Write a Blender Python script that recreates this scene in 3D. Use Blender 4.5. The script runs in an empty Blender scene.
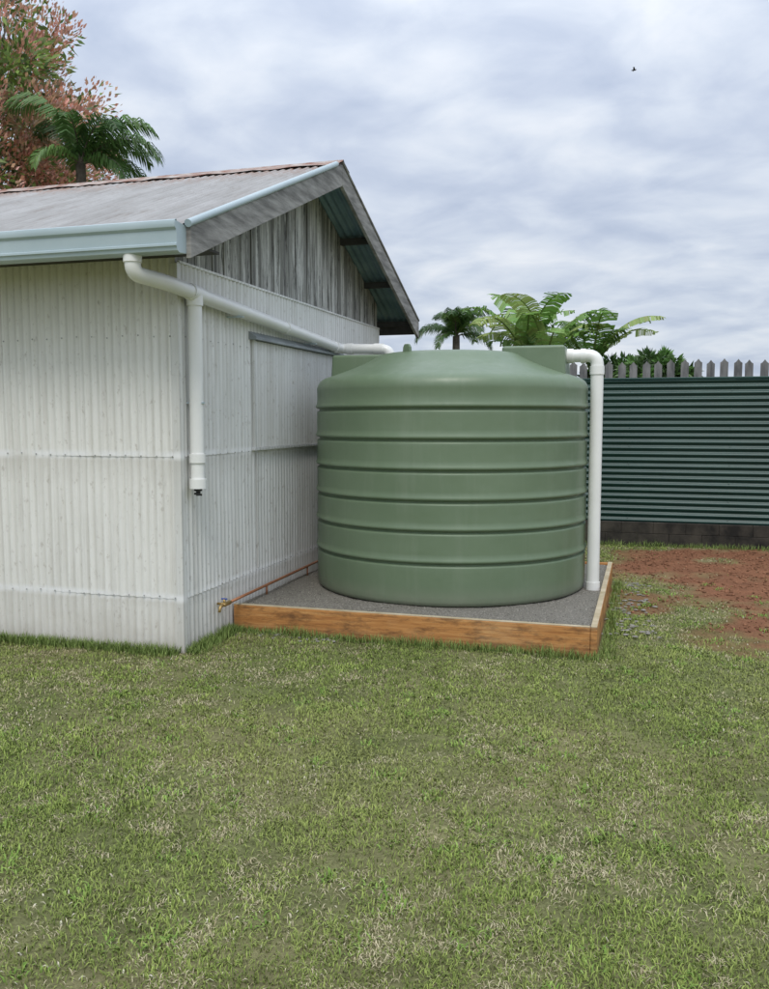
import bpy, math, random
import numpy as np
from mathutils import Vector, Matrix, Euler
random.seed(7); rng=np.random.default_rng(7)
scene=bpy.context.scene
scene.view_settings.view_transform='Standard'
scene.view_settings.look='None'
scene.view_settings.exposure=0

# ---------------------------------------------------------------- helpers
def link(o,parent=None):
    scene.collection.objects.link(o)
    if parent: o.parent=parent
    return o
def empty(name):
    o=bpy.data.objects.new(name,None); o.empty_display_size=0.2
    return link(o)
def mk(name,verts,faces,mat,parent=None,smooth=False):
    me=bpy.data.meshes.new(name)
    me.from_pydata([tuple(v) for v in verts],[],faces); me.update()
    if mat: me.materials.append(mat)
    if smooth:
        me.polygons.foreach_set('use_smooth',[True]*len(me.polygons))
    return link(bpy.data.objects.new(name,me),parent)
class MB:
    def __init__(s): s.v=[];s.f=[]
    def add(s,v,f):
        b=len(s.v); s.v+= [tuple(x) for x in v]; s.f+=[tuple(i+b for i in q) for q in f]
    def box(s,x0,x1,y0,y1,z0,z1):
        s.add([(x0,y0,z0),(x1,y0,z0),(x1,y1,z0),(x0,y1,z0),(x0,y0,z1),(x1,y0,z1),(x1,y1,z1),(x0,y1,z1)],
              [(0,3,2,1),(4,5,6,7),(0,1,5,4),(1,2,6,5),(2,3,7,6),(3,0,4,7)])
    def tube(s,pts,rad,seg=16,caps=True):
        pts=[Vector(p) for p in pts]
        if not hasattr(rad,'__len__'): rad=[rad]*len(pts)
        vs=[];fs=[]; n=None
        for i,p in enumerate(pts):
            t=(pts[min(i+1,len(pts)-1)]-pts[max(i-1,0)]).normalized()
            if n is None:
                a=Vector((0,0,1)) if abs(t.z)<0.9 else Vector((1,0,0))
                n=t.cross(a).normalized()
            n=(n-t*n.dot(t)).normalized(); b=t.cross(n)
            for k in range(seg):
                a=2*math.pi*k/seg
                vs.append(p+(n*math.cos(a)+b*math.sin(a))*rad[i])
        for i in range(len(pts)-1):
            for k in range(seg):
                k2=(k+1)%seg
                fs.append((i*seg+k,i*seg+k2,(i+1)*seg+k2,(i+1)*seg+k))
        if caps:
            fs.append(tuple(range(seg))[::-1]); fs.append(tuple(range((len(pts)-1)*seg,len(pts)*seg)))
        s.add(vs,fs)
    def obj(s,name,mat,parent=None,smooth=False,bevel=0,angle=None):
        o=mk(name,s.v,s.f,mat,parent,smooth)
        if bevel:
            m=o.modifiers.new('bevel','BEVEL'); m.width=bevel; m.segments=2; m.limit_method='ANGLE'
        if angle:
            m=o.modifiers.new('es','EDGE_SPLIT'); m.split_angle=math.radians(angle)
        return o
def fillet(pts,r,n=8):
    pts=[Vector(p) for p in pts]; out=[pts[0]]
    for i in range(1,len(pts)-1):
        a,b,c=pts[i-1],pts[i],pts[i+1]
        rr=min(r,(a-b).length*.49,(c-b).length*.49)
        p0=b+(a-b).normalized()*rr; p2=b+(c-b).normalized()*rr
        for k in range(n+1):
            t=k/n; out.append(p0*(1-t)**2+b*2*t*(1-t)+p2*t*t)
    out.append(pts[-1]); return out
def corr(name,o,u,v,n,L,H,pitch,amp,mat,parent,vr=2,wob=0.0,per=8,phase=0):
    o,u,v,n=map(Vector,(o,u,v,n)); cols=int(L/pitch*per)+1
    vs=[];fs=[]
    for j in range(vr):
        for i in range(cols):
            a=L*i/(cols-1); h=H*j/(vr-1)
            w=amp*math.sin(2*math.pi*a/pitch+phase)+wob*(math.sin(a*2.3+j)+math.sin(a*5.1+j*2.2))
            vs.append(o+u*a+v*h+n*w)
    for j in range(vr-1):
        for i in range(cols-1):
            q=j*cols+i; fs.append((q,q+1,q+cols+1,q+cols))
    return mk(name,vs,fs,mat,parent,True)

# ---------------------------------------------------------------- materials
def nodes(name):
    m=bpy.data.materials.new(name); m.use_nodes=True
    nt=m.node_tree; b=nt.nodes['Principled BSDF']
    return m,nt,b
def noise(nt,scale,detail=6,rough=.6,stretch=(1,1,1),dist=0):
    tc=nt.nodes.new('ShaderNodeTexCoord'); mp=nt.nodes.new('ShaderNodeMapping')
    mp.inputs['Scale'].default_value=stretch
    nt.links.new(tc.outputs['Object'],mp.inputs['Vector'])
    n=nt.nodes.new('ShaderNodeTexNoise'); n.inputs['Scale'].default_value=scale
    n.inputs['Detail'].default_value=detail; n.inputs['Roughness'].default_value=rough
    n.inputs['Distortion'].default_value=dist
    nt.links.new(mp.outputs[0],n.inputs['Vector']); return n.outputs['Fac']
def ramp(nt,fac,stops):
    r=nt.nodes.new('ShaderNodeValToRGB'); e=r.color_ramp.elements
    while len(e)<len(stops): e.new(.5)
    for x,(p,c) in zip(e,stops):
        x.position=p; x.color=(c,c,c,1) if not hasattr(c,'__len__') else (*c,1)
    nt.links.new(fac,r.inputs[0]); return r.outputs[0]
def mix(nt,fac,a,b,mode='MIX'):
    m=nt.nodes.new('ShaderNodeMix'); m.data_type='RGBA'; m.blend_type=mode
    for s,v in ((0,fac),(6,a),(7,b)):
        if isinstance(v,(int,float)): m.inputs[s].default_value=v
        elif isinstance(v,tuple): m.inputs[s].default_value=(*v,1)
        else: nt.links.new(v,m.inputs[s])
    return m.outputs[2]
def mth(nt,op,a,b=None):
    m=nt.nodes.new('ShaderNodeMath'); m.operation=op
    for i,v in enumerate((a,b)):
        if v is None: continue
        if isinstance(v,(int,float)): m.inputs[i].default_value=v
        else: nt.links.new(v,m.inputs[i])
    return m.outputs[0]
def objxyz(nt):
    tc=nt.nodes.new('ShaderNodeTexCoord'); sx=nt.nodes.new('ShaderNodeSeparateXYZ'); nt.links.new(tc.outputs['Object'],sx.inputs[0]); return sx.outputs
def bump(nt,b,h,strength=.3,dist=.01):
    n=nt.nodes.new('ShaderNodeBump'); n.inputs['Strength'].default_value=strength; n.inputs['Distance'].default_value=dist
    nt.links.new(h,n.inputs['Height']); nt.links.new(n.outputs[0],b.inputs['Normal'])
def pmat(name,c1,c2,scale=5,rough=.6,bmp=.2,bscale=40,stretch=(1,1,1),lo=.35,hi=.65,metal=0,bd=.005):
    m,nt,b=nodes(name)
    f=noise(nt,scale,stretch=stretch)
    nt.links.new(ramp(nt,f,[(lo,c1),(hi,c2)]),b.inputs['Base Color'])
    b.inputs['Roughness'].default_value=rough; b.inputs['Metallic'].default_value=metal
    if bmp: bump(nt,b,noise(nt,bscale,stretch=stretch),bmp,bd)
    return m
def wallmat(name,c_hi,c_lo,dirt=(.30,.27,.21),dirtamt=.5,seams=(1.35,.376),ax=0,org=-9.0,rib_shade=.5):
    m,nt,b=nodes(name)
    sx=objxyz(nt)
    base=ramp(nt,noise(nt,1.6,8,.65),[(.3,c_lo),(.7,c_hi)])
    # rib relief shading painted into the colour of the corrugation valleys
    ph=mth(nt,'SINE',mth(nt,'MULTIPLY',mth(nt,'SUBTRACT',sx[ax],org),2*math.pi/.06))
    val=ramp(nt,mth(nt,'MULTIPLY',mth(nt,'SUBTRACT',1.0,ph),.5),[(.55,0.0),(1.0,rib_shade)])
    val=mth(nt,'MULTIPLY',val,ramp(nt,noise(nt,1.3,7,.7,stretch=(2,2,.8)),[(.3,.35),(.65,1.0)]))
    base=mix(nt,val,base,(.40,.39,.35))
    st=ramp(nt,noise(nt,1,8,.7,stretch=(14,14,.8)),[(.45,0.0),(.8,dirtamt)])
    col=mix(nt,st,base,dirt)
    st2=ramp(nt,noise(nt,1,6,.75,stretch=(30,30,.5)),[(.5,0.0),(.75,dirtamt*.8)])
    col=mix(nt,st2,col,(.36,.35,.32))
    sp=ramp(nt,noise(nt,30,5,.7,stretch=(1,1,.5)),[(.58,0.0),(.70,dirtamt*1.2)])
    col=mix(nt,sp,col,(.25,.2,.15))
    for z0 in seams:
        # bright sealant line with a dusty run-off band just under it
        u_=mth(nt,'SUBTRACT',z0,sx[2])
        rb=ramp(nt,u_,[(.0,0.0),(.02,.45),(.22,0.0)])
        col=mix(nt,mth(nt,'MULTIPLY',rb,noise(nt,1,7,.75,stretch=(16,16,1.2))),col,(.34,.31,.25))
        a=mth(nt,'ABSOLUTE',mth(nt,'SUBTRACT',sx[2],z0))
        r=ramp(nt,a,[(.010,.85),(.040,0.0)])
        mm=mth(nt,'MULTIPLY',r,ramp(nt,noise(nt,5,6),[(.38,0.15),(.52,1.0)]))
        col=mix(nt,mm,col,(.85,.85,.85))
    r=ramp(nt,sx[2],[(.0,.8),(.3,0.0)])
    col=mix(nt,mth(nt,'MULTIPLY',r,noise(nt,4,8,.7)),col,(.32,.26,.18))
    nt.links.new(col,b.inputs['Base Color']); b.inputs['Roughness'].default_value=.55
    bump(nt,b,noise(nt,25),.15,.004)
    return m
M_wallF=wallmat('painted_iron_front',(.86,.85,.81),(.79,.78,.735),dirtamt=.34,rib_shade=.42)
M_wallS=wallmat('painted_iron_side',(.83,.83,.81),(.75,.75,.72),dirtamt=.38,ax=1,org=5.28,rib_shade=.45)
M_hatch=wallmat('painted_iron_hatch',(.77,.77,.75),(.68,.68,.655),dirtamt=.45,seams=(),ax=1,org=6.44,rib_shade=.45)
M_gable,nt,b=nodes('peeling_gable_cladding')
c=ramp(nt,noise(nt,1,8,.7,stretch=(10,10,.5)),[(.34,(.07,.068,.06)),(.45,(.27,.265,.245)),(.56,(.62,.615,.58))])
c=mix(nt,ramp(nt,noise(nt,1.2,9,.8,stretch=(6,6,1.2)),[(.48,0.0),(.58,.7)]),c,(.22,.215,.19))
c=mix(nt,ramp(nt,noise(nt,2.2,9,.8,stretch=(6,6,.8)),[(.53,0.0),(.60,.9)]),c,(.04,.037,.032))
nt.links.new(c,b.inputs['Base Color']); b.inputs['Roughness'].default_value=.8; bump(nt,b,noise(nt,20,6,.7,stretch=(3,3,.6)),.4,.005)
M_roof,nt,b=nodes('weathered_zinc_roof')
c=ramp(nt,noise(nt,1.5,8,.7,stretch=(3,.6,.6)),[(.3,(.26,.25,.235)),(.7,(.42,.415,.405))])
c=mix(nt,ramp(nt,noise(nt,2.5,8,.75,stretch=(2,.7,.7)),[(.50,0.0),(.72,.6)]),c,(.19,.155,.125))
c=mix(nt,ramp(nt,noise(nt,1.5,8,.8,stretch=(9,.7,.7)),[(.52,0.0),(.7,.5)]),c,(.17,.16,.14))
sx=objxyz(nt)
mr=nt.nodes.new('ShaderNodeMapRange'); mr.inputs[1].default_value=3.55; mr.inputs[2].default_value=3.86; nt.links.new(sx[2],mr.inputs[0])
c=mix(nt,mth(nt,'MULTIPLY',mr.outputs[0],ramp(nt,noise(nt,6,8,.8),[(.42,0.0),(.6,1.0)])),c,(.26,.13,.07))
nt.links.new(c,b.inputs['Base Color']); b.inputs['Roughness'].default_value=.65; b.inputs['Metallic'].default_value=.05
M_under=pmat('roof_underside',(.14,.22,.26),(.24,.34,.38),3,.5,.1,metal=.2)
M_rust=pmat('rusty_ridge',(.22,.085,.045),(.47,.43,.39),7,.8,.3)
M_gutter=pmat('blue_grey_gutter',(.38,.47,.50),(.44,.53,.56),2,.35,.03)
M_barge=pmat('weathered_grey_timber',(.15,.145,.135),(.36,.35,.33),5,.8,.5,30,stretch=(1,.6,4))
M_darkt=pmat('dark_timber',(.035,.033,.03),(.08,.075,.07),6,.85,.3)
M_pvc=pmat('white_pvc',(.78,.78,.75),(.83,.83,.80),4,.3,.02)
M_black=pmat('black_plastic',(.01,.01,.01),(.02,.02,.02),4,.4,0)
M_brass=pmat('brass',(.40,.27,.1),(.50,.35,.15),8,.45,0,metal=.7)
M_copper=pmat('copper_pipe',(.36,.15,.075),(.48,.22,.11),8,.5,0,metal=.5)
M_blue=pmat('blue_handle',(.02,.06,.3),(.03,.08,.35),8,.4,0)
M_fence=pmat('green_colorbond',(.008,.044,.038),(.015,.060,.050),1.2,.38,.03)
M_plinth=pmat('dark_block_plinth',(.012,.011,.009),(.06,.052,.04),5,.95,.5,30)
M_picket=pmat('grey_pickets',(.10,.10,.10),(.25,.245,.235),5,.85,.3,stretch=(3,3,.6))
M_conc=pmat('rubble_concrete',(.16,.15,.13),(.32,.30,.27),12,.95,.4)
M_screw=pmat('galvanised_screws',(.30,.30,.29),(.5,.5,.49),12,.6,0)
M_tank,nt,b=nodes('sage_green_polyethylene')
c=ramp(nt,noise(nt,1.2,5,.55),[(.3,(.132,.188,.112)),(.7,(.160,.218,.136))])
c=mix(nt,ramp(nt,noise(nt,3,8,.7,stretch=(3,3,.35)),[(.5,0.0),(.85,.3)]),c,(.27,.31,.24))
sx=objxyz(nt)
c=mix(nt,mth(nt,'MULTIPLY',ramp(nt,mth(nt,'SUBTRACT',sx[2],.17),[(.0,.7),(.16,0.0)]),noise(nt,9,8,.7)),c,(.30,.28,.23))
nt.links.new(c,b.inputs['Base Color'])
nt.links.new(ramp(nt,noise(nt,4,6,.7),[(.3,.32),(.7,.50)]),b.inputs['Roughness'])
bump(nt,b,noise(nt,2.2,3,.45),.6,.03)
M_pine,nt,b=nodes('treated_pine')
c=ramp(nt,noise(nt,3,8,.6,stretch=(1.2,1.2,22),dist=.6),[(.25,(.30,.115,.03)),(.5,(.50,.225,.065)),(.75,(.62,.34,.13))])
c=mix(nt,ramp(nt,noise(nt,3.2,9,.75,stretch=(1.3,1.3,4)),[(.48,0.0),(.64,.85)]),c,(.13,.06,.022))
c=mix(nt,ramp(nt,noise(nt,1.3,6,.6,stretch=(1.3,1.3,2)),[(.55,0.0),(.75,.35)]),c,(.62,.48,.27))
sx=objxyz(nt)
c=mix(nt,mth(nt,'MULTIPLY',ramp(nt,sx[2],[(.0,.9),(.07,0.0)]),noise(nt,7,8,.7)),c,(.09,.06,.035))
nt.links.new(c,b.inputs['Base Color']); b.inputs['Roughness'].default_value=.7
bump(nt,b,noise(nt,3,8,.6,stretch=(1.2,1.2,30)),.4,.005)
M_pine2=pmat('weathered_pine_top',(.36,.29,.17),(.55,.47,.33),5,.8,.3)
M_gravel,nt,b=nodes('crusher_dust_gravel')
c=ramp(nt,noise(nt,90,6,.8),[(.3,(.08,.074,.06)),(.5,(.20,.185,.155)),(.72,(.40,.375,.325))])
c=mix(nt,ramp(nt,noise(nt,2,4),[(.4,0.0),(.7,.35)]),c,(.13,.12,.095))
nt.links.new(c,b.inputs['Base Color']); b.inputs['Roughness'].default_value=.95
bump(nt,b,noise(nt,90,4,.8),.9,.01)
def attrmat(name,trans=.0,gloss=.0):
    m=bpy.data.materials.new(name); m.use_nodes=True; nt=m.node_tree; nt.nodes.clear()
    a=nt.nodes.new('ShaderNodeAttribute'); a.attribute_name='col'
    out=nt.nodes.new('ShaderNodeOutputMaterial'); d=nt.nodes.new('ShaderNodeBsdfDiffuse'); nt.links.new(a.outputs['Color'],d.inputs['Color']); cur=d.outputs[0]
    for amt,t in ((trans,'ShaderNodeBsdfTranslucent'),(gloss,'ShaderNodeBsdfGlossy')):
        if amt:
            g=nt.nodes.new(t); ms=nt.nodes.new('ShaderNodeMixShader'); ms.inputs[0].default_value=amt
            if t.endswith('Glossy'): g.inputs['Roughness'].default_value=.45; g.inputs['Color'].default_value=(.8,.8,.8,1)
            else: nt.links.new(a.outputs['Color'],g.inputs['Color'])
            nt.links.new(cur,ms.inputs[1]); nt.links.new(g.outputs[0],ms.inputs[2]); cur=ms.outputs[0]
    nt.links.new(cur,out.inputs['Surface']); return m
M_grass=attrmat('grass_blades'); M_leaf=attrmat('leaves',.3,.05); M_stone=attrmat('loose_stones')
M_bark=pmat('bark',(.08,.065,.05),(.18,.15,.12),8,.9,.5)

def colmesh(name,V,F3,F4,C,mat,parent=None):
    me=bpy.data.meshes.new(name)
    me.vertices.add(len(V)); me.vertices.foreach_set('co',np.asarray(V,np.float32).ravel())
    n3=0 if F3 is None else len(F3); n4=0 if F4 is None else len(F4)
    parts=[]
    if n3: parts.append(np.asarray(F3,np.int32).ravel())
    if n4: parts.append(np.asarray(F4,np.int32).ravel())
    loops=np.concatenate(parts)
    starts=np.concatenate([np.arange(n3)*3, n3*3+np.arange(n4)*4]).astype(np.int32)
    me.loops.add(len(loops)); me.loops.foreach_set('vertex_index',loops)
    me.polygons.add(n3+n4); me.polygons.foreach_set('loop_start',starts)
    me.update(calc_edges=True)
    a=me.attributes.new('col','FLOAT_COLOR','POINT')
    C=np.asarray(C,np.float32); C=np.concatenate([C,np.ones((len(C),1),np.float32)],1)
    a.data.foreach_set('color',C.ravel())
    me.materials.append(mat)
    return link(bpy.data.objects.new(name,me),parent)

def vnoise(x,y,seed=0):
    # rotate the lattice per seed so no axis-aligned pattern shows
    r=.5+seed*.37; cr,sr=math.cos(r),math.sin(r); x,y=x*cr-y*sr,x*sr+y*cr
    xi=np.floor(x).astype(np.int64); yi=np.floor(y).astype(np.int64); fx=x-xi; fy=y-yi
    def h(a,b):
        n=(a*374761393+b*668265263+seed*1442695041)&0x7fffffff
        n=((n^(n>>13))*1274126177)&0x7fffffff
        return ((n^(n>>16))&0xffff)/65535.
    fx=fx*fx*(3-2*fx); fy=fy*fy*(3-2*fy)
    return (h(xi,yi)*(1-fx)+h(xi+1,yi)*fx)*(1-fy)+(h(xi,yi+1)*(1-fx)+h(xi+1,yi+1)*fx)*fy
def fbm(x,y,seed=0,o=4):
    s=0;a=.5;t=0
    for i in range(o):
        s=s+a*vnoise(x*2**i,y*2**i,seed+i*17); t+=a; a*=.55
    return s/t
def soilmask(X,Y):
    d=((X-2.45)/2.35)**2+((Y-9.3)/2.35)**2
    d2=((X+.05)/.35)**2+((Y-8.0)/.9)**2
    m=np.clip(1.75-d-1.6*(fbm(X*1.6,Y*1.6,5)-.5)*2,0,1)
    m2=np.clip(1.2-d2-2.0*(fbm(X*2.5,Y*2.5,9)-.5)*2,0,1)*.7
    return np.clip(np.maximum(m,m2),0,1)
def height(X,Y): return (fbm(X*.7,Y*.7,21)-.5)*.05+(fbm(X*6,Y*6,3)-.5)*.016 + .014*soilmask(X,Y)*(fbm(X*9,Y*9,8)-.3)*2

# ---------------------------------------------------------------- ground
def axis(c0,c1,step):
    core=np.arange(c0,c1+1e-6,step); out=[];d=step;p=c1
    while p<500: d*=1.35; p+=d; out.append(p)
    lo=[];d=step;p=c0
    while p>-500: d*=1.35;p-=d; lo.append(p)
    return np.concatenate([lo[::-1],core,out])
gx=axis(-5,6,.035); gy=axis(.5,12,.035)
GX,GY=np.meshgrid(gx,gy); GZ=height(GX,GY)-.012
near=(GX>-30)&(GX<30)&(GY>-30)&(GY<40); GZ=np.where(near,GZ,-.012)
V=np.stack([GX.ravel(),GY.ravel(),GZ.ravel()],1)
nx=len(gx);ny=len(gy); I=np.arange(nx*ny).reshape(ny,nx)
F=np.stack([I[:-1,:-1].ravel(),I[:-1,1:].ravel(),I[1:,1:].ravel(),I[1:,:-1].ravel()],1)
sm=soilmask(GX,GY).ravel()
tan_=np.clip((fbm(GX*.9,GY*.9,31)-.35)*2.2,0,1).ravel()[:,None]
C=np.array([.150,.165,.065])*(1-tan_)+np.array([.26,.23,.12])*tan_
C=C*(1-sm[:,None])+np.array([.225,.105,.058])*sm[:,None]
M_ground,nt,b=nodes('soil_and_thatch')
a=nt.nodes.new('ShaderNodeAttribute'); a.attribute_name='col'
f=ramp(nt,noise(nt,60,8,.8),[(.25,.45),(.75,1.6)])
c=mix(nt,1.0,a.outputs['Color'],f,'MULTIPLY')
f2=ramp(nt,noise(nt,3.5,8,.75),[(.3,.7),(.7,1.25)])
c=mix(nt,1.0,c,f2,'MULTIPLY')
nt.links.new(c,b.inputs['Base Color']); b.inputs['Roughness'].default_value=.95; b.inputs['Specular IOR Level'].default_value=.1
bump(nt,b,noise(nt,70,6,.8),.8,.015)
ground=colmesh('ground',V,None,F,C,M_ground)
ground.data.polygons.foreach_set('use_smooth',[True]*len(ground.data.polygons))

# ---------------------------------------------------------------- lawn blades
def blades(X,Y,L,W,tilt,col):
    n=len(X); Z=height(X,Y)-.012
    az=rng.uniform(0,2*np.pi,n)
    dx=np.cos(az);dy=np.sin(az); wx=-np.sin(az)*W*.5; wy=np.cos(az)*W*.5
    t1=tilt*.6; t2=tilt*1.35
    mx=X+dx*np.sin(t1)*L*.5; my=Y+dy*np.sin(t1)*L*.5; mz=Z+np.cos(t1)*L*.5
    ex=mx+dx*np.sin(t2)*L*.5; ey=my+dy*np.sin(t2)*L*.5; ez=np.maximum(mz+np.cos(t2)*L*.5,Z+.004)
    V=np.empty((n,5,3))
    V[:,0]=np.stack([X-wx,Y-wy,Z],1); V[:,1]=np.stack([X+wx,Y+wy,Z],1)
    V[:,2]=np.stack([mx+wx*.8,my+wy*.8,mz],1); V[:,3]=np.stack([mx-wx*.8,my-wy*.8,mz],1); V[:,4]=np.stack([ex,ey,ez],1)
    b=np.arange(n)*5
    F4=np.stack([b,b+1,b+2,b+3],1); F3=np.stack([b+3,b+2,b+4],1)
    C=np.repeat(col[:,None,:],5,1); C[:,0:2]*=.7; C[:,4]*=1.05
    return V.reshape(-1,3),F3,F4,C.reshape(-1,3)
th=math.radians(16.5)
n=620000
rho=1.5+rng.random(n)**1.05*11.5; an=rng.uniform(-.68,.68,n)
r_=rho*np.sin(an); d_=rho*np.cos(an)
X=r_*math.cos(th)-d_*math.sin(th); Y=r_*math.sin(th)+d_*math.cos(th)
keep=~((X<-3.0)&(Y>5.26)&(Y<9.9))&~((X<-.26)&(X>-3.05)&(Y>5.98)&(Y<8.86))&(Y<11.56)
sm=soilmask(X,Y); keep&=rng.random(n)>np.clip(sm*1.7,0,.992)
clump=fbm(X*6,Y*6,77,3); keep&=rng.random(n)<np.clip(.4+(clump-.3)*2.4,.25,1)
X=X[keep];Y=Y[keep];rho=rho[keep];n=len(X); clump=clump[keep]
dry=fbm(X*1.1,Y*1.1,31,4); dry2=fbm(X*9,Y*9,41,3); gr=fbm(X*.8+9,Y*.8,55,3); vig=fbm(X*2.2,Y*2.2,63,3); tuft=fbm(X*15,Y*15,88,2); dk=fbm(X*4,Y*4,19,3)
pd=np.clip(.22+.035*np.clip(X+1.5,0,4)+(dry-.5)*1.7+(dry2-.5)*2.0,.03,.85)
isdry=rng.random(n)<pd
u=rng.random(n)[:,None]
g1=np.array([.110,.160,.038]);g2=np.array([.315,.380,.105]); green=g1*(1-u)+g2*u
green*= ((.30+.55*vig)+.45*tuft+.5*dk)[:,None]
yel=np.clip((gr-.42)*3,0,1)[:,None]; green=green*(1-.4*yel)+np.array([.37,.36,.15])*.4*yel
s1=np.array([.26,.22,.12]);s2=np.array([.60,.54,.36]); straw=(s1*(1-u)+s2*u)*(.7+.6*dry2)[:,None]
col=np.where(isdry[:,None],straw,green)
L=rng.uniform(.012,.030,n)*(.7+.7*vig)
W=(.0021+.00046*rho)*rng.uniform(.7,1.5,n); W=np.where(isdry,W*.72,W)
tilt=rng.uniform(.4,1.4,n); tilt=np.where(isdry,rng.uniform(.95,1.45,n),tilt)
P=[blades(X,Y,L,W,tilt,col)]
k=420; cx=rng.uniform(-3.2,3.5,k); cy=rng.uniform(1.5,9,k)
ok=~((cx<-.2)&(cy>5.0)); cx=cx[ok];cy=cy[ok];k=len(cx)
m=26; X=(cx[:,None]+rng.normal(0,.035,(k,m))).ravel(); Y=(cy[:,None]+rng.normal(0,.035,(k,m))).ravel()
nn=len(X); u=rng.random(nn)[:,None]
P.append(blades(X,Y,rng.uniform(.02,.04,nn),rng.uniform(.004,.009,nn),rng.uniform(.6,1.4,nn),np.array([.13,.23,.045])*(1-u)+np.array([.30,.42,.11])*u))
k=5000; X=rng.uniform(-3.5,4,k); Y=rng.uniform(1.5,8,k); ok=~((X<-.2)&(Y>5.2))&(fbm(X*1.5,Y*1.5,66,3)>.5); X=X[ok];Y=Y[ok];nn=len(X); u=rng.random(nn)[:,None]
P.append(blades(X,Y,rng.uniform(.012,.03,nn),rng.uniform(.004,.008,nn),rng.uniform(1.2,1.5,nn),np.array([.45,.41,.28])*(1-u)+np.array([.64,.60,.46])*u))
def edge(x0,y0,x1,y1,cnt,sp=.05):
    t=rng.random(cnt); off=np.abs(rng.normal(0,sp,cnt)); 
    dx,dy=x1-x0,y1-y0; l=math.hypot(dx,dy); nxn,nyn=dy/l,-dx/l
    return x0+dx*t+nxn*off, y0+dy*t+nyn*off
for e in ((-8,5.25,-3.0,5.25,9000),(-2.97,5.25,-2.97,5.98,1300),(-3.0,5.98,-.26,5.98,2200),(-.26,5.98,-.26,8.8,900),(-3,11.52,8,11.52,5000)):
    X,Y=edge(*e); nn=len(X); u=rng.random(nn)[:,None]; hf=.4+1.0*fbm(X*4,Y*4,12)
    P.append(blades(X,Y,rng.uniform(.04,.10,nn)*hf,rng.uniform(.003,.006,nn),rng.uniform(.1,.9,nn),np.array([.10,.16,.04])*(1-u)+np.array([.29,.37,.12])*u))
off=0;VV=[];A3=[];A4=[];CC=[]
for v,f3,f4,c in P:
    VV.append(v);A3.append(f3+off);A4.append(f4+off);CC.append(c);off+=len(v)
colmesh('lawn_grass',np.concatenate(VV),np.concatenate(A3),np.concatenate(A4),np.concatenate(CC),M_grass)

def stones(name,X,Y,Z,S,C,mat,parent=None):
    n=len(X); o=np.array([[1,0,0],[-1,0,0],[0,1,0],[0,-1,0],[0,0,.8],[0,0,-.8]],float)
    V=o[None]*S[:,None,None]*rng.uniform(.6,1.3,(n,6,1)); a=rng.uniform(0,6.28,n); ca,sa=np.cos(a)[:,None],np.sin(a)[:,None]
    x=V[:,:,0]*ca-V[:,:,1]*sa; y=V[:,:,0]*sa+V[:,:,1]*ca
    V=np.stack([x+X[:,None],y+Y[:,None],V[:,:,2]+Z[:,None]],2).reshape(-1,3)
    t=np.array([[0,2,4],[2,1,4],[1,3,4],[3,0,4],[2,0,5],[1,2,5],[3,1,5],[0,3,5]])
    F=(t[None]+(np.arange(n)*6)[:,None,None]).reshape(-1,3)
    return colmesh(name,V,F,None,np.repeat(C,6,0),mat,parent)

# ---------------------------------------------------------------- shed
house=empty('corrugated_iron_shed')
XW,YF,YB=-3.0,5.28,9.86; XL=-9.0
YR,ZR,SL=7.57,3.85,.398; XB=-2.63; YE0,YE1=4.81,10.33
zr=lambda y: ZR-SL*abs(y-YR)
pt=.06
tiers=[(0,.39,0.0),(.37,1.36,.004),(1.34,2.9,.008)]
for i,(z0,z1,of) in enumerate(tiers):
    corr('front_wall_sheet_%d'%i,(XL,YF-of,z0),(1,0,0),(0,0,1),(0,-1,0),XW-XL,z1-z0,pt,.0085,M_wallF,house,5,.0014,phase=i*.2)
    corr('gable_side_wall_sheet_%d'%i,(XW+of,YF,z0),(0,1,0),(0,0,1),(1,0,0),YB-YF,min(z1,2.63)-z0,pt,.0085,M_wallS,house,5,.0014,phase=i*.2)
mb=MB(); mb.box(XL,XL+.02,YF,YB,0,2.7); mb.box(XL,XW-.02,YB,YB+.02,0,2.9); mb.obj('rear_walls',M_wallF,house)
mb=MB(); mb.add([(XW-.035,YF-.020,0),(XW+.018,YF-.020,0),(XW+.018,YF+.03,0),(XW-.035,YF-.020,2.62),(XW+.018,YF-.020,2.62),(XW+.018,YF+.03,2.62)],[(0,1,4,3),(1,2,5,4)])
mb.obj('corner_flashing',M_wallS,house)
mb=MB(); y=YF
while y<YB-.01:
    w=random.uniform(.085,.10); y2=min(y+w,YB); xo=XW-.012+random.uniform(-.004,.006)
    ya,yb2=y+.003,y2-.004
    mb.add([(xo,ya,2.6),(xo,yb2,2.6),(xo,yb2,zr(yb2)-.03),(xo,ya,zr(ya)-.03),(xo-.02,ya,2.6),(xo-.02,yb2,2.6),(xo-.02,yb2,zr(yb2)-.03),(xo-.02,ya,zr(ya)-.03)],[(0,1,2,3),(4,0,3,7),(1,5,6,2)])
    y=y2
mb.obj('gable_boards',M_gable,house)
mk('gable_backing',[(XW-.04,YF,2.6),(XW-.04,YB,2.6),(XW-.04,YB,zr(YB)-.03),(XW-.04,YR,ZR-.03),(XW-.04,YF,zr(YF)-.03)],[(0,1,2,3,4)],M_darkt,house)
mb=MB(); mb.box(XW-.0,XW+.022,YF+.01,YB,2.625,2.64); mb.obj('gable_sill_trim',M_wallS,house)
vs=[(XL,YF,2.6),(XL,YB,2.6),(XL,YB,zr(YB)-.03),(XL,YR,ZR-.03),(XL,YF,zr(YF)-.03)]
mk('far_gable',vs,[(0,1,2,3,4)],M_gable,house)
mb=MB()
def screw(p,n,r=.006):
    p=Vector(p);n=Vector(n); mb.tube([p,p+n*.006],[r,r*.6],6)
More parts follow.
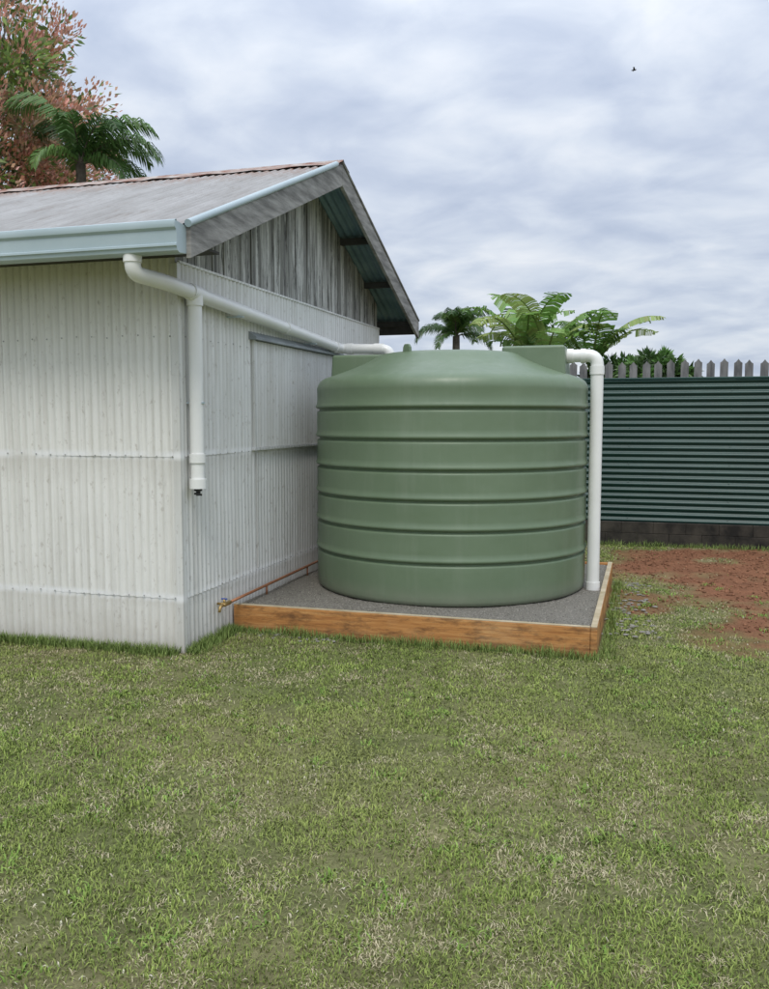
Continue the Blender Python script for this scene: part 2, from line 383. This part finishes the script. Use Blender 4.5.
for z in (1.35,.38,2.15):
    x=XW-.045
    while x>-5.5:
        screw((x,YF-.017,z+random.uniform(-.008,.008)),(0,-1,0)); x-=pt*2
    y=YF+.075
    while y<9.7:
        screw((XW+.016,y,z+random.uniform(-.008,.008)),(1,0,0)); y+=pt*2
mb.obj('wall_screws',M_screw,house)
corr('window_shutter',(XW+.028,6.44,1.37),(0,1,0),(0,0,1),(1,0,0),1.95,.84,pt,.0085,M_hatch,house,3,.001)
mb=MB(); mb.box(XW+.012,XW+.034,6.41,6.44,1.35,2.22); mb.box(XW+.012,XW+.034,8.39,8.42,1.35,2.22); mb.box(XW+.012,XW+.038,6.39,8.44,1.345,1.368)
mb.obj('shutter_frame',M_hatch,house,bevel=.003)
mb=MB(); mb.add([(XW+.01,6.36,2.28),(XW+.01,8.47,2.28),(XW+.075,8.47,2.235),(XW+.075,6.36,2.235),(XW+.075,6.36,2.215),(XW+.075,8.47,2.215),(XW+.01,6.36,2.215),(XW+.01,8.47,2.215)],[(0,3,2,1),(3,4,5,2),(4,6,7,5),(0,6,4,3),(1,2,5,7)])
mb.obj('shutter_hood',pmat('hood_zinc',(.18,.20,.21),(.30,.33,.34),4,.5,.1),house)
mb=MB(); mb.box(XW+.012,XW+.022,6.47,6.482,.4,1.33); mb.obj('lap_joint',M_hatch,house)
Lr=math.hypot(YR-YE0,SL*(YR-YE0)); 
for nm,y0,s in (('roof_near_slope',YE0,1),('roof_far_slope',YE1,-1)):
    u=Vector((1,0,0)); v=Vector((0,s,SL)).normalized(); nn=Vector((0,-s*SL,1)).normalized()
    corr(nm,(XL-.3,y0,zr(y0)),u,v,nn,XB-XL+.3,Lr,.076,.010,M_roof,house,6,.0015)
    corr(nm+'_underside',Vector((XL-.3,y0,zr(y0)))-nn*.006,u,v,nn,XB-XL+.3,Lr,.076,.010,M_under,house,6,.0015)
mb=MB()
for y in (YE0+.06,5.6,6.5,7.42,7.72,8.6,9.4,YE1-.08):
    z=zr(y)-.02; mb.box(XL,XB-.035,y-.025,y+.025,z-.075,z-.012)
mb.obj('roof_purlins',M_darkt,house)
mb=MB(); w=.17
prof=[(YR-w,zr(YR-w)+.020),(YR-.03,ZR+.008),(YR,ZR+.03),(YR+.03,ZR+.008),(YR+w,zr(YR+w)+.020)]
xs=np.linspace(XL-.3,XB+.01,60)
vs=[(x,y,z+random.uniform(-.006,.006)*(abs(y-YR)>.1)) for x in xs for y,z in prof]; fs=[(j*5+i,j*5+i+1,j*5+i+6,j*5+i+5) for j in range(59) for i in range(4)]
mb.add(vs,fs); mb.obj('ridge_cap',M_rust,house,True)
def barge(ya,yb,name):
    mb=MB(); h=.185; za,zb=zr(ya)-.012,zr(yb)-.012
    v=[(x,y,z) for x in (XB-.032,XB) for (y,z) in ((ya,za-h),(yb,zb-h),(yb,zb),(ya,za))]
    mb.add(v,[(3,2,1,0),(4,5,6,7),(0,1,5,4),(1,2,6,5),(2,3,7,6),(3,0,4,7)]); mb.obj(name,M_barge,house,bevel=.004)
barge(YE0,YR-.001,'barge_board_near'); barge(YR+.001,YE1,'barge_board_far')
for nm,ya,yb in (('verge_cap_near',YE0-.02,YR-.15),('verge_cap_far',YR,YE1)):
    mb=MB(); s=1 if ya<YR-.01 else -1
    mb.tube([(XB-.005,ya,zr(ya)+.012),(XB-.005,yb,zr(yb)+.012)],.024 if s==1 else .014,12)
    mb.obj(nm,M_gutter if s==1 else M_barge,house,True,angle=40)
prof=[(4.845,2.74),(4.84,2.60),(4.83,2.585),(4.73,2.575),(4.705,2.585),(4.700,2.605),(4.690,2.61),(4.690,2.622),(4.700,2.628),(4.695,2.70),(4.68,2.715),(4.675,2.735),(4.68,2.755),(4.695,2.762),(4.707,2.75),(4.707,2.735)]
def gprof(name,prof,x0,x1,mat,capn):
    mb=MB(); n=len(prof)
    mb.add([(x0,y,z) for y,z in prof]+[(x1,y,z) for y,z in prof],[(i,i+1,i+1+n,i+n) for i in range(n-1)])
    mb.add([(x1,y,z) for y,z in prof[:capn]],[tuple(range(capn))])
    return mb.obj(name,mat,house,True,angle=30)
gprof('eave_gutter',prof,XL-.3,XB-.03,M_gutter,13)
mb=MB(); mb.box(XL-.2,XB-.04,4.85,4.875,2.60,2.74); mb.box(XL,XB-.04,4.877,YF-.02,2.655,2.67); mb.obj('fascia_and_soffit',M_darkt,house)
mb=MB(); mb.box(XL,XB-.04,10.30,10.325,2.60,2.74); mb.obj('rear_fascia',M_darkt,house)

# ---------------------------------------------------------------- rain inlet pipework
pipe=empty('rainwater_downpipe')
R=.049
path=[(-3.0,4.765,2.60),(-3.0,4.765,2.475),(-2.915,5.0,2.452),(-2.915,8.3,2.285),(-2.40,8.3,2.27),(-2.40,8.3,2.02)]
mb=MB(); mb.tube(fillet(path,.085,8),R,24); mb.obj('main_pipe',M_pvc,pipe,True,angle=50)
mb=MB()
def along(y): return 2.452-(y-5.0)*(.167/3.3)
for y0,y1 in ((5.30,5.44),(6.9,6.98)):
    mb.tube([(-2.915,y0,along(y0)),(-2.915,y1,along(y1))],.0555,24)
mb.tube([(-3.0,4.765,2.585),(-3.0,4.765,2.54)],.056,24)
mb.tube([(-2.84,8.3,2.283),(-2.78,8.3,2.281)],.056,24); mb.tube([(-2.56,8.3,2.275),(-2.47,8.3,2.272)],.056,24)
mb.tube([(-2.915,8.12,along(8.12)),(-2.915,8.19,along(8.19))],.056,24)
mb.tube([(-2.915,5.37,2.42),(-2.915,5.37,2.35)],.0555,24)
mb.tube([(-2.915,5.37,1.36),(-2.915,5.37,1.30)],.056,24)
mb.tube([(-2.915,5.37,1.19),(-2.915,5.37,1.125)],.058,24)
mb.obj('pipe_couplings',M_pvc,pipe,True,angle=50)
mb=MB(); mb.tube([(-2.915,5.37,2.40),(-2.915,5.37,1.15)],.047,24); mb.obj('first_flush_diverter',M_pvc,pipe,True,angle=50)
mb=MB(); mb.tube([(-2.915,5.37,1.128),(-2.915,5.37,1.108),(-2.915,5.37,1.106),(-2.915,5.37,1.075)],[.028,.028,.016,.014],14)
mb.tube([(-2.93,5.35,1.09),(-2.87,5.33,1.085)],.008,8)
mb.obj('flush_drip_valve',M_black,pipe)
mb=MB()
for y in (6.0,7.5): mb.box(XW+.01,-2.86,y-.012,y+.012,along(y)-.06,along(y)-.052)
mb.box(XW+.005,-2.86,5.355,5.385,1.70,1.71)
mb.obj('pipe_brackets',M_gutter,pipe)

# ---------------------------------------------------------------- tank base
base=empty('timber_tank_base')
x0,x1,y0,y1,H=-2.975,-.28,6.0,8.83,.19
mb=MB(); mb.box(x0,x1-.047,y0,y0+.045,-.03,H); mb.obj('front_sleeper',M_pine,base,bevel=.005)
mb=MB(); mb.box(x1-.045,x1,y0-.002,y1,-.03,H+.002); mb.obj('side_sleeper',M_pine,base,bevel=.005)
mb=MB(); mb.box(x0,x1-.047,y1-.045,y1,-.03,H); mb.obj('rear_sleeper',M_pine,base,bevel=.005)
mb=MB(); mb.box(x0+.002,x1-.052,y0+.003,y0+.043,H+.0005,H+.004); mb.box(x1-.043,x1-.003,y0+.002,y1-.003,H+.0025,H+.006); mb.obj('sleeper_tops',M_pine2,base)
ggx=np.linspace(x0+.002,x1-.046,150); ggy=np.linspace(y0+.046,y1-.046,150); A,B=np.meshgrid(ggx,ggy)
Z=.172+(fbm(A*3,B*3,2)-.5)*.02+(fbm(A*25,B*25,4)-.5)*.006
vs=list(zip(A.ravel(),B.ravel(),Z.ravel())); I=np.arange(150*150).reshape(150,150)
fs=np.stack([I[:-1,:-1].ravel(),I[:-1,1:].ravel(),I[1:,1:].ravel(),I[1:,:-1].ravel()],1).tolist()
mk('gravel_fill',vs,fs,M_gravel,base,True)
n=15000; X=rng.uniform(x0+.01,x1-.05,n);Y=rng.uniform(y0+.05,y1-.05,n); Z=.172+(fbm(X*3,Y*3,2)-.5)*.02
S=rng.uniform(.002,.007,n); g=rng.uniform(.10,.40,n)[:,None]; Cc=g*np.array([1,.94,.82])
stones('gravel_stones',X,Y,Z,S,Cc,M_stone,base)

# ---------------------------------------------------------------- tank
tank=empty('rainwater_tank')
TX,TY,TR,Z0=-1.63,7.54,1.16,.175
prof=[(0,Z0),(TR-.03,Z0),(TR-.008,Z0+.012),(TR,Z0+.04)]
gz=[.50,.745,.975,1.205,1.437,1.675]
prev=Z0+.04
for i,z in enumerate(gz):
    lo,hi=prev,z-.024
    for t in (.15,.5,.85): prof.append((TR+.003*math.sin(math.pi*t),lo+(hi-lo)*t))
    prof+=[(TR+.002,z-.028),(TR+.001,z-.021),(TR-.004,z-.015),(TR-.017,z-.008),(TR-.022,z),(TR-.015,z+.005),(TR+.003,z+.010),(TR+.011,z+.017),(TR+.013,z+.025),(TR+.009,z+.036),(TR+.003,z+.052)]
    prev=z+.052
prof+=[(TR,1.77),(TR,1.815),(TR+.002,1.835),(TR+.001,1.855),(TR-.010,1.888),(TR-.030,1.915),(TR-.062,1.936),(TR-.14,1.962),(.88,2.012),(.76,2.062),(.69,2.098),(.65,2.125),(.61,2.142),(.55,2.152),(.48,2.156),(.3,2.161),(.22,2.164),(0,2.165)]
def lathe(name,prof,cx,cy,mat,parent,seg=160,angle=None):
    vs=[];fs=[]
    for r,z in prof:
        for k in range(seg):
            a=2*math.pi*k/seg; vs.append((cx+r*math.cos(a),cy+r*math.sin(a),z))
    for j in range(len(prof)-1):
        for k in range(seg):
            k2=(k+1)%seg; fs.append((j*seg+k,j*seg+k2,(j+1)*seg+k2,(j+1)*seg+k))
    return mk(name,vs,fs,mat,parent,True)
lathe('tank_body',prof,TX,TY,M_tank,tank)
def turret(name,xa,xb,ya,yb,za,zb,tp):
    mb=MB(); v=[(xa,ya,za),(xb,ya,za),(xb,yb,za),(xa,yb,za),(xa+tp,ya+tp,zb),(xb-tp,ya+tp,zb),(xb-tp,yb-tp,zb),(xa+tp,yb-tp,zb)]
    mb.add(v,[(0,3,2,1),(4,5,6,7),(0,1,5,4),(1,2,6,5),(2,3,7,6),(3,0,4,7)])
    o=mb.obj(name,M_tank,tank,False); m=o.modifiers.new('b','BEVEL'); m.width=.022; m.segments=4
    o.data.polygons.foreach_set('use_smooth',[True]*6)
    m2=o.modifiers.new('w','WEIGHTED_NORMAL')
turret('overflow_turret',-1.17,-.63,7.3,7.75,1.86,2.195,.014)
turret('inlet_turret',-2.66,-2.10,7.3,7.75,1.86,2.15,.014)
lathe('inlet_strainer_rim',[(.19,1.92),(.19,2.06),(.175,2.075),(.16,2.06),(0,2.05)],-2.40+.03,8.22,M_black,tank,48)
for k,(lx,ly) in enumerate(((-1.88,7.0),(-1.25,8.1),(-2.05,8.1))):
    mb=MB(); a=math.atan2(ly-TY,lx-TX); c_,s_=math.cos(a),math.sin(a)
    P=[(-.05,2.03),(.05,2.03),(.035,2.18),(.02,2.205),(-.02,2.205),(-.035,2.18)]
    if k: P=[(p,z-.05) for p,z in P]
    v=[(lx-s_*p+c_*o,ly+c_*p+s_*o,z) for o in (-.015,.015) for p,z in P]
    mb.add(v,[(5,4,3,2,1,0),(6,7,8,9,10,11)]+[(i,(i+1)%6,6+(i+1)%6,6+i) for i in range(6)])
    mb.obj('lifting_lug_%d'%k,M_tank,tank,bevel=.006)

ov=empty('tank_overflow_pipe')
mb=MB(); mb.tube(fillet([(-.66,7.5,2.115),(-.395,7.49,2.115),(-.395,7.47,.17)],.085,8),.052,24); mb.obj('pipe',M_pvc,ov,True,angle=50)
mb=MB(); mb.tube([(-.64,7.5,2.115),(-.59,7.499,2.115)],.06,24); mb.tube([(-.395,7.488,2.03),(-.395,7.488,1.96)],.0585,24); mb.tube([(-.395,7.47,.24),(-.395,7.47,.17)],.058,24)
mb.tube([(-.53,7.497,2.115),(-.49,7.496,2.115)],.0585,24)
mb.obj('pipe_couplings',M_pvc,ov,True,angle=50)

tap=empty('garden_tap')
mb=MB(); mb.tube(fillet([(-2.92,5.80,.245),(-2.925,6.4,.25),(-2.925,8.2,.27),(-2.55,8.3,.27)],.06),.011,10)
mb.tube([(-2.925,6.5,.25),(-2.925,6.5,.17)],.008,8); mb.tube([(-2.925,7.4,.26),(-2.925,7.4,.17)],.008,8)
mb.obj('copper_line',M_copper,tap,True)
mb=MB(); mb.tube([(-2.92,5.83,.245),(-2.92,5.74,.245),(-2.92,5.72,.245)],[.016,.016,.012],12)
mb.tube(fillet([(-2.92,5.74,.245),(-2.92,5.675,.245),(-2.92,5.66,.205)],.02),.011,12)
mb.tube([(-2.92,5.74,.245),(-2.92,5.74,.285)],.009,10); mb.tube([(-2.985,5.76,.245),(-2.92,5.76,.245)],.010,10)
mb.obj('tap_body',M_brass,tap,True)
mb=MB(); mb.box(-2.945,-2.895,5.733,5.748,.283,.292); mb.obj('tap_handle',M_blue,tap,bevel=.003)

mb=MB()
def rock(cx,cy,cz,s):
    seg=7; vs=[];
    for j,(rr,zz) in enumerate(((.6,-.3),(1,.0),(.75,.28),(.3,.4))):
        for k in range(seg):
            a=2*math.pi*k/seg+j*.3; q=rr*s*random.uniform(.75,1.2); vs.append((cx+q*math.cos(a)*1.4,cy+q*math.sin(a),cz+zz*s*random.uniform(.7,1.2)))
    fs=[(j*seg+k,j*seg+(k+1)%seg,(j+1)*seg+(k+1)%seg,(j+1)*seg+k) for j in range(3) for k in range(seg)]+[tuple(range(3*seg,4*seg))]
    mb.add(vs,fs)
for i in range(140): rock(random.gauss(-.10,.10),random.uniform(6.6,8.9),-.002,random.uniform(.006,.02))
for i in range(40): rock(random.uniform(-2.95,-2.1),random.gauss(5.9,.04),-.002,random.uniform(.006,.014))
mb.obj('concrete_rubble',M_conc)
n=6000; X=rng.uniform(-.4,5.5,n);Y=rng.uniform(7.0,11.4,n); k=rng.random(n)<soilmask(X,Y); X=X[k];Y=Y[k]; n=len(X)
g=rng.uniform(.6,1.5,n)[:,None]
stones('soil_clods',X,Y,height(X,Y)-.008,rng.uniform(.004,.02,n)**1.0,g*np.array([.21,.105,.062]),M_stone)

# ---------------------------------------------------------------- fences
fence=empty('corrugated_metal_fence')
FY=11.6
x=-11.0;i=0
while x<14:
    L=2.4
    corr('fence_sheet_%d'%i,(x,FY+.003*(i%2),.29),(0,0,1),(1,0,0),(0,-1,0),1.80,L+.04,.0765,.0115,M_fence,fence,3,.0008,per=12)
    x+=L;i+=1
mb=MB(); mb.box(-11,14,FY-.02,FY+.025,2.085,2.11); mb.obj('top_capping',M_fence,fence,bevel=.004)
mb=MB(); x=-11
while x<14:
    mb.box(x,x+.388,FY-.05,FY+.05,-.05,.145); mb.box(x+.2,x+.588,FY-.05,FY+.05,.147,.288); x+=.39
mb.obj('block_plinth',M_plinth,fence,bevel=.006)
mb=MB(); x=-11
while x<14:
    mb.box(x-.03,x+.03,FY+.03,FY+.09,0,2.05); x+=2.4
mb.obj('fence_posts',M_fence,fence)
mb=MB(); x=-11.0
while x<14:
    for z in np.arange(.35,2.08,.0765*3): mb.tube([(x+1.2,FY-.008,z),(x+1.2,FY-.018,z)],[.007,.005],6)
    x+=1.2
mb.obj('fence_screws',M_fence,fence)
pick=empty('grey_picket_fence')
mb=MB(); x=-2.5
while x<14:
    h=2.345+random.uniform(-.014,.014); w=.048; lean=random.uniform(-.008,.008); y=FY+.35
    P=[(-w,0),(w,0),(w,h-.05),(w*.55,h-.035),(0,h),(-w*.55,h-.035),(-w,h-.05)]
    v=[(x+p+lean*z,yy,z) for yy in (y,y+.02) for p,z in P]; n=7
    mb.add(v,[tuple(range(7)),tuple(range(13,6,-1))]+[(i,i+7,(i+1)%7+7,(i+1)%7) for i in range(7)])
    x+=.155+random.uniform(-.006,.006)
mb.obj('pickets',M_picket,pick)
mb=MB(); mb.box(-2.5,14,FY+.372,FY+.41,1.95,2.04); mb.box(-2.5,14,FY+.372,FY+.41,.5,.59); mb.obj('rails',M_picket,pick)

# ---------------------------------------------------------------- vegetation
class CM:
    def __init__(s): s.V=[];s.F=[];s.C=[]
    def quad(s,a,b,c,d,col):
        n=len(s.V); s.V+=[tuple(a),tuple(b),tuple(c),tuple(d)]; s.F.append((n,n+1,n+2,n+3)); s.C+=[col]*4
    def obj(s,name,parent): return colmesh(name,s.V,None,s.F,s.C,M_leaf,parent)
def jit(c,v=.25):
    k=random.uniform(1-v,1+v); return tuple(x*k*random.uniform(.93,1.07) for x in c)
def palm(name,cx,cy,z,fl,spec,droop=2.2):
    p=empty(name); mb=MB()
    pts=[(cx,cy,z*t) for t in np.linspace(0,1,10)]
    mb.tube(pts,[.13-.05*t for t in np.linspace(0,1,10)],12); mb.obj('trunk',M_bark,p,True)
    c=Vector(pts[-1]); cm=CM(); ms=MB()
    for az,el,lf in spec:
        L=fl*lf
        h=Vector((math.cos(az),math.sin(az),0)); pos=c.copy(); rp=[pos.copy()]; ang=el; K=30
        dirs=[]
        for k in range(K):
            d=h*math.cos(ang)+Vector((0,0,1))*math.sin(ang); pos=pos+d*(L/K); rp.append(pos.copy()); dirs.append(d); ang-=(droop/K)*(.4+1.3*k/K)
        ms.tube(rp,[.018*(1-.85*k/K) for k in range(K+1)],5)
        side=h.cross(Vector((0,0,1)))
        bc=random.choice([(.08,.16,.04),(.11,.21,.05),(.05,.11,.03),(.15,.26,.07)])
        for k in range(2,K):
            t=k/K; ll=L*.28*math.sin(math.pi*min(1,(t*.85+.12)))**.7+.04
            for rep in (0,.33,.66):
              for s in (-1,1):
                b0=rp[k]+dirs[k]*rep*L/K; dd=(side*s*.8+dirs[k]*.75+Vector((0,0,random.uniform(-.3,.35)))).normalized()
                m=b0+dd*ll*.5; e=m+(dd+Vector((0,0,-1.1))).normalized()*ll*.5
                wv=dirs[k]*(.026*fl/1.6); col=jit(bc)
                cm.quad(b0-wv*.4,b0+wv*.4,m+wv*.6,m-wv*.6,col); cm.quad(m-wv*.6,m+wv*.6,e+wv*.08,e-wv*.08,col)
    ms.obj('frond_stems',M_bark,p); cm.obj('fronds',p)
random.seed(21)
sp=[(.3,1.15,1.1),(.1,.75,1.15),(3.3,1.42,1.3),(2.9,1.3,1.0),(-.5,1.0,1.05),(.6,.35,1.0),(-1.2,1.2,.9),(-.2,.3,.9),(1.5,1.0,1.0),(-1.9,.5,.75),(2.3,.9,.7),(.9,.9,1.0)]
palm('palm_tree',-9.1,12.97,5.8,1.45,sp,2.0)
sp=[(2*math.pi*i*.381966,random.uniform(.2,1.4),random.uniform(.8,1.15)) for i in range(16)]
palm('palm_tree.001',-4.15,19.7,3.45,1.0,sp,2.0)

def banana(name,cx,cy,z,nl,fl,seed):
    random.seed(seed); p=empty(name); mb=MB()
    mb.tube([(cx,cy,0),(cx+.02,cy,z*.5),(cx,cy,z)],[.14,.11,.07],12); mb.obj('pseudostem',M_bark,p,True)
    cm=CM(); ms=MB()
    for i in range(nl):
        az=2*math.pi*i*.381966+random.uniform(-.3,.3); ang=random.uniform(.8,1.5); L=fl*random.uniform(.75,1.2)
        h=Vector((math.cos(az),math.sin(az),0)); side=h.cross(Vector((0,0,1))); pos=Vector((cx,cy,z)); K=44; rp=[pos.copy()]; ds=[]
        for k in range(K):
            d=h*math.cos(ang)+Vector((0,0,1))*math.sin(ang); pos=pos+d*(L/K); rp.append(pos.copy()); ds.append(d); ang-=(1.7/K)*(.2+1.5*k/K)
        ms.tube(rp,[.022*(1-.8*k/K) for k in range(K+1)],6)
        bc=random.choice([(.15,.29,.055),(.21,.36,.085),(.11,.21,.045),(.31,.40,.12)])
        for s in (-1,1):
            dr=.1; 
            for k in range(7,K):
                t=k/K; w=L*.17*math.sin(math.pi*min(1,(t-.1)/.93))**.6+.01
                if random.random()<.35: dr=random.uniform(-.2,.9)
                if random.random()<.08: continue
                gap=random.choice([1,1,.8,.6])
                a=rp[k]; b=rp[k]+(rp[k+1]-rp[k])*gap
                m=side*s*w*.5+Vector((0,0,.06*w-dr*w*.15)); e=side*s*w*(1-.25*max(dr,0))+Vector((0,0,-dr*w*.7))
                col=jit(bc,.15)
                sk=ds[k]*w*.2
                cm.quad(a,b,b+m+sk*.5,a+m+sk*.5,col); cm.quad(a+m+sk*.5,b+m+sk*.5,b+e+sk,a+e+sk,col)
    ms.obj('leaf_midribs',pmat('midrib_'+name,(.16,.24,.06),(.22,.3,.09),5,.5,0),p); cm.obj('leaves',p)
banana('banana_plant',-1.55,14.2,2.35,10,1.4,3)
banana('banana_plant.001',-.85,14.6,2.35,9,1.3,11)
banana('banana_plant.002',-1.9,14.6,2.5,8,1.5,24)

def tree(name,cx,cy,cz,rx,rz,ncl,leaves,lsize,palette,seed,trunk_r=.25,pan=None):
    random.seed(seed); p=empty(name); mb=MB()
    mb.tube([(cx,cy,-.1),(cx+.1,cy,cz*.25),(cx-.05,cy+.1,cz*.55),(cx,cy,cz)],[trunk_r,trunk_r*.8,trunk_r*.65,trunk_r*.3],12)
    cl=[]
    for i in range(ncl):
        while True:
            v=Vector([random.uniform(-1,1) for _ in range(3)])
            if .25<v.length<1: break
        v=v.normalized()*(v.length**.5)*random.uniform(.78,1.08)
        cl.append(Vector((cx+v.x*rx,cy+v.y*rx,cz+v.z*rz)))
    for q in cl[::8]:
        a=Vector((cx,cy,cz*random.uniform(.5,.8))); m=(a+q)/2+Vector((0,0,-.2)); mb.tube([a,m,q],[trunk_r*.25,trunk_r*.10,.01],6)
    mb.obj('trunk_and_limbs',M_bark,p,True)
    V=[];C=[]
    for q in cl:
        base=random.choice(palette); R=random.uniform(.25,.52)*rx/3
        isp=pan and random.random()<pan[0]
        outd=(q-Vector((cx,cy,cz))).normalized()
        for k in range(leaves):
            v=Vector([random.gauss(0,1) for _ in range(3)]).normalized()*R*random.random()**.4
            o=q+v; d=(v.normalized()+outd*.5+Vector((0,0,random.uniform(-.9,.2)))).normalized()
            w=d.cross(Vector([random.gauss(0,1) for _ in range(3)])).normalized()
            if isp and random.random()<.8:
                l=lsize*random.uniform(.35,.75); ww=l*.30; col=jit(random.choice(pan[1]),.35); d=(outd+v.normalized()*.7+Vector((0,0,.5))).normalized(); o=o+outd*.10
            else:
                l=lsize*random.uniform(.7,1.3); ww=l*.17; col=jit(base,.35)
            V+= [o-w*ww*.3,o+d*l*.45-w*ww,o+d*l,o+d*l*.45+w*ww]; C+=[col]*4
    n=len(V)//4; F=np.arange(n*4).reshape(n,4)
    colmesh('foliage',np.array([tuple(v) for v in V]),None,F,np.array(C),M_leaf,p)
tree('mango_tree',-13.0,13.9,6.0,3.15,4.2,580,165,.17,[(.15,.24,.06),(.20,.29,.07),(.26,.33,.09),(.10,.17,.05),(.34,.24,.14)],5,.28,(.82,[(.70,.36,.29),(.76,.45,.37),(.58,.27,.19),(.66,.42,.26)]))
tree('garden_shrub',.10,14.0,2.15,.6,.42,60,90,.12,[(.10,.20,.05),(.14,.27,.07),(.07,.13,.04)],8,.05)
tree('garden_shrub.001',-.45,14.8,2.1,.6,.5,50,90,.12,[(.10,.20,.05),(.17,.29,.08),(.07,.13,.04)],9,.05)
tree('leafy_tree',-11.2,13.0,4.55,1.0,.75,80,110,.18,[(.36,.48,.10),(.27,.41,.08),(.18,.30,.07)],12,.15)

mb=MB(); bx,by,bz=-.9,42,17.0
mb.tube([(bx-.12,by,bz),(bx-.05,by,bz),(bx+.05,by,bz+.01),(bx+.12,by,bz+.02)],[.005,.03,.035,.008],8)
mb.add([(bx-.03,by,bz+.02),(bx+.05,by,bz+.02),(bx+.03,by-.16,bz+.08),(bx-.05,by-.3,bz+.03),(bx-.03,by-.15,bz+.07),(bx+.03,by+.16,bz+.08),(bx-.05,by+.3,bz+.03),(bx-.03,by+.15,bz+.07)],[(0,1,2,4),(4,2,3),(0,7,5,1),(7,6,5)])
mb.obj('flying_bird',M_black)

# ---------------------------------------------------------------- sky + sun
SROT=168; SEL=55
w=bpy.data.worlds.new('World'); scene.world=w; w.use_nodes=True; nt=w.node_tree; nt.nodes.clear()
out=nt.nodes.new('ShaderNodeOutputWorld'); sky=nt.nodes.new('ShaderNodeTexSky'); sky.sky_type='NISHITA'; sky.sun_disc=False
sky.sun_elevation=math.radians(SEL); sky.sun_rotation=math.radians(SROT)
b1=nt.nodes.new('ShaderNodeBackground'); b1.inputs[1].default_value=.08; nt.links.new(sky.outputs[0],b1.inputs[0])
tc=nt.nodes.new('ShaderNodeTexCoord'); sx=nt.nodes.new('ShaderNodeSeparateXYZ'); nt.links.new(tc.outputs['Generated'],sx.inputs[0])
zc=mth(nt,'MAXIMUM',sx.outputs[2],0.0); den=mth(nt,'ADD',zc,.20)
cb=nt.nodes.new('ShaderNodeCombineXYZ'); nt.links.new(mth(nt,'DIVIDE',sx.outputs[0],den),cb.inputs[0]); nt.links.new(mth(nt,'DIVIDE',sx.outputs[1],den),cb.inputs[1])
def wn(scale,detail,rough,dist,off):
    mp=nt.nodes.new('ShaderNodeMapping'); mp.inputs['Location'].default_value=off; mp.inputs['Rotation'].default_value=(0,0,.7); mp.inputs['Scale'].default_value=(1,1.15,1)
    nt.links.new(cb.outputs[0],mp.inputs['Vector'])
    n=nt.nodes.new('ShaderNodeTexNoise'); n.inputs['Scale'].default_value=scale; n.inputs['Detail'].default_value=detail; n.inputs['Roughness'].default_value=rough; n.inputs['Distortion'].default_value=dist
    nt.links.new(mp.outputs[0],n.inputs['Vector']); return n.outputs['Fac']
big=wn(1.0,4,.5,.3,(1.3,.4,0)); fine=wn(4.0,6,.5,.3,(4,2,0))
f=mth(nt,'ADD',mth(nt,'MULTIPLY',big,.52),mth(nt,'MULTIPLY',fine,.48))
cl=ramp(nt,f,[(.37,(.45,.52,.66)),(.46,(.55,.615,.74)),(.53,(.65,.71,.81)),(.64,(.81,.845,.90))])
zen=mth(nt,'ADD',1.03,mth(nt,'MULTIPLY',mth(nt,'POWER',zc,2.0),1.7))
b2=nt.nodes.new('ShaderNodeBackground'); nt.links.new(cl,b2.inputs[0]); nt.links.new(zen,b2.inputs[1])
ms=nt.nodes.new('ShaderNodeMixShader'); ms.inputs[0].default_value=.9
nt.links.new(b1.outputs[0],ms.inputs[1]); nt.links.new(b2.outputs[0],ms.inputs[2]); nt.links.new(ms.outputs[0],out.inputs[0])
sl=bpy.data.lights.new('sun','SUN'); sl.energy=1.4; sl.angle=math.radians(20); sl.color=(1,.95,.87)
so=bpy.data.objects.new('sun',sl); link(so)
el=math.radians(SEL); rot=math.radians(SROT); dv=Vector((math.sin(rot)*math.cos(el),math.cos(rot)*math.cos(el),math.sin(el)))
so.rotation_euler=dv.to_track_quat('Z','Y').to_euler(); so.location=dv*30

# ---------------------------------------------------------------- camera
cam=bpy.data.cameras.new('camera'); cam.sensor_fit='HORIZONTAL'; cam.sensor_width=36; cam.lens=36*880/769
cam.clip_end=2000; cam.clip_start=.05
co=bpy.data.objects.new('camera',cam); link(co); co.location=(0,0,1.6)
co.rotation_euler=(math.radians(90-4.94),0,math.radians(16.5)); scene.camera=co
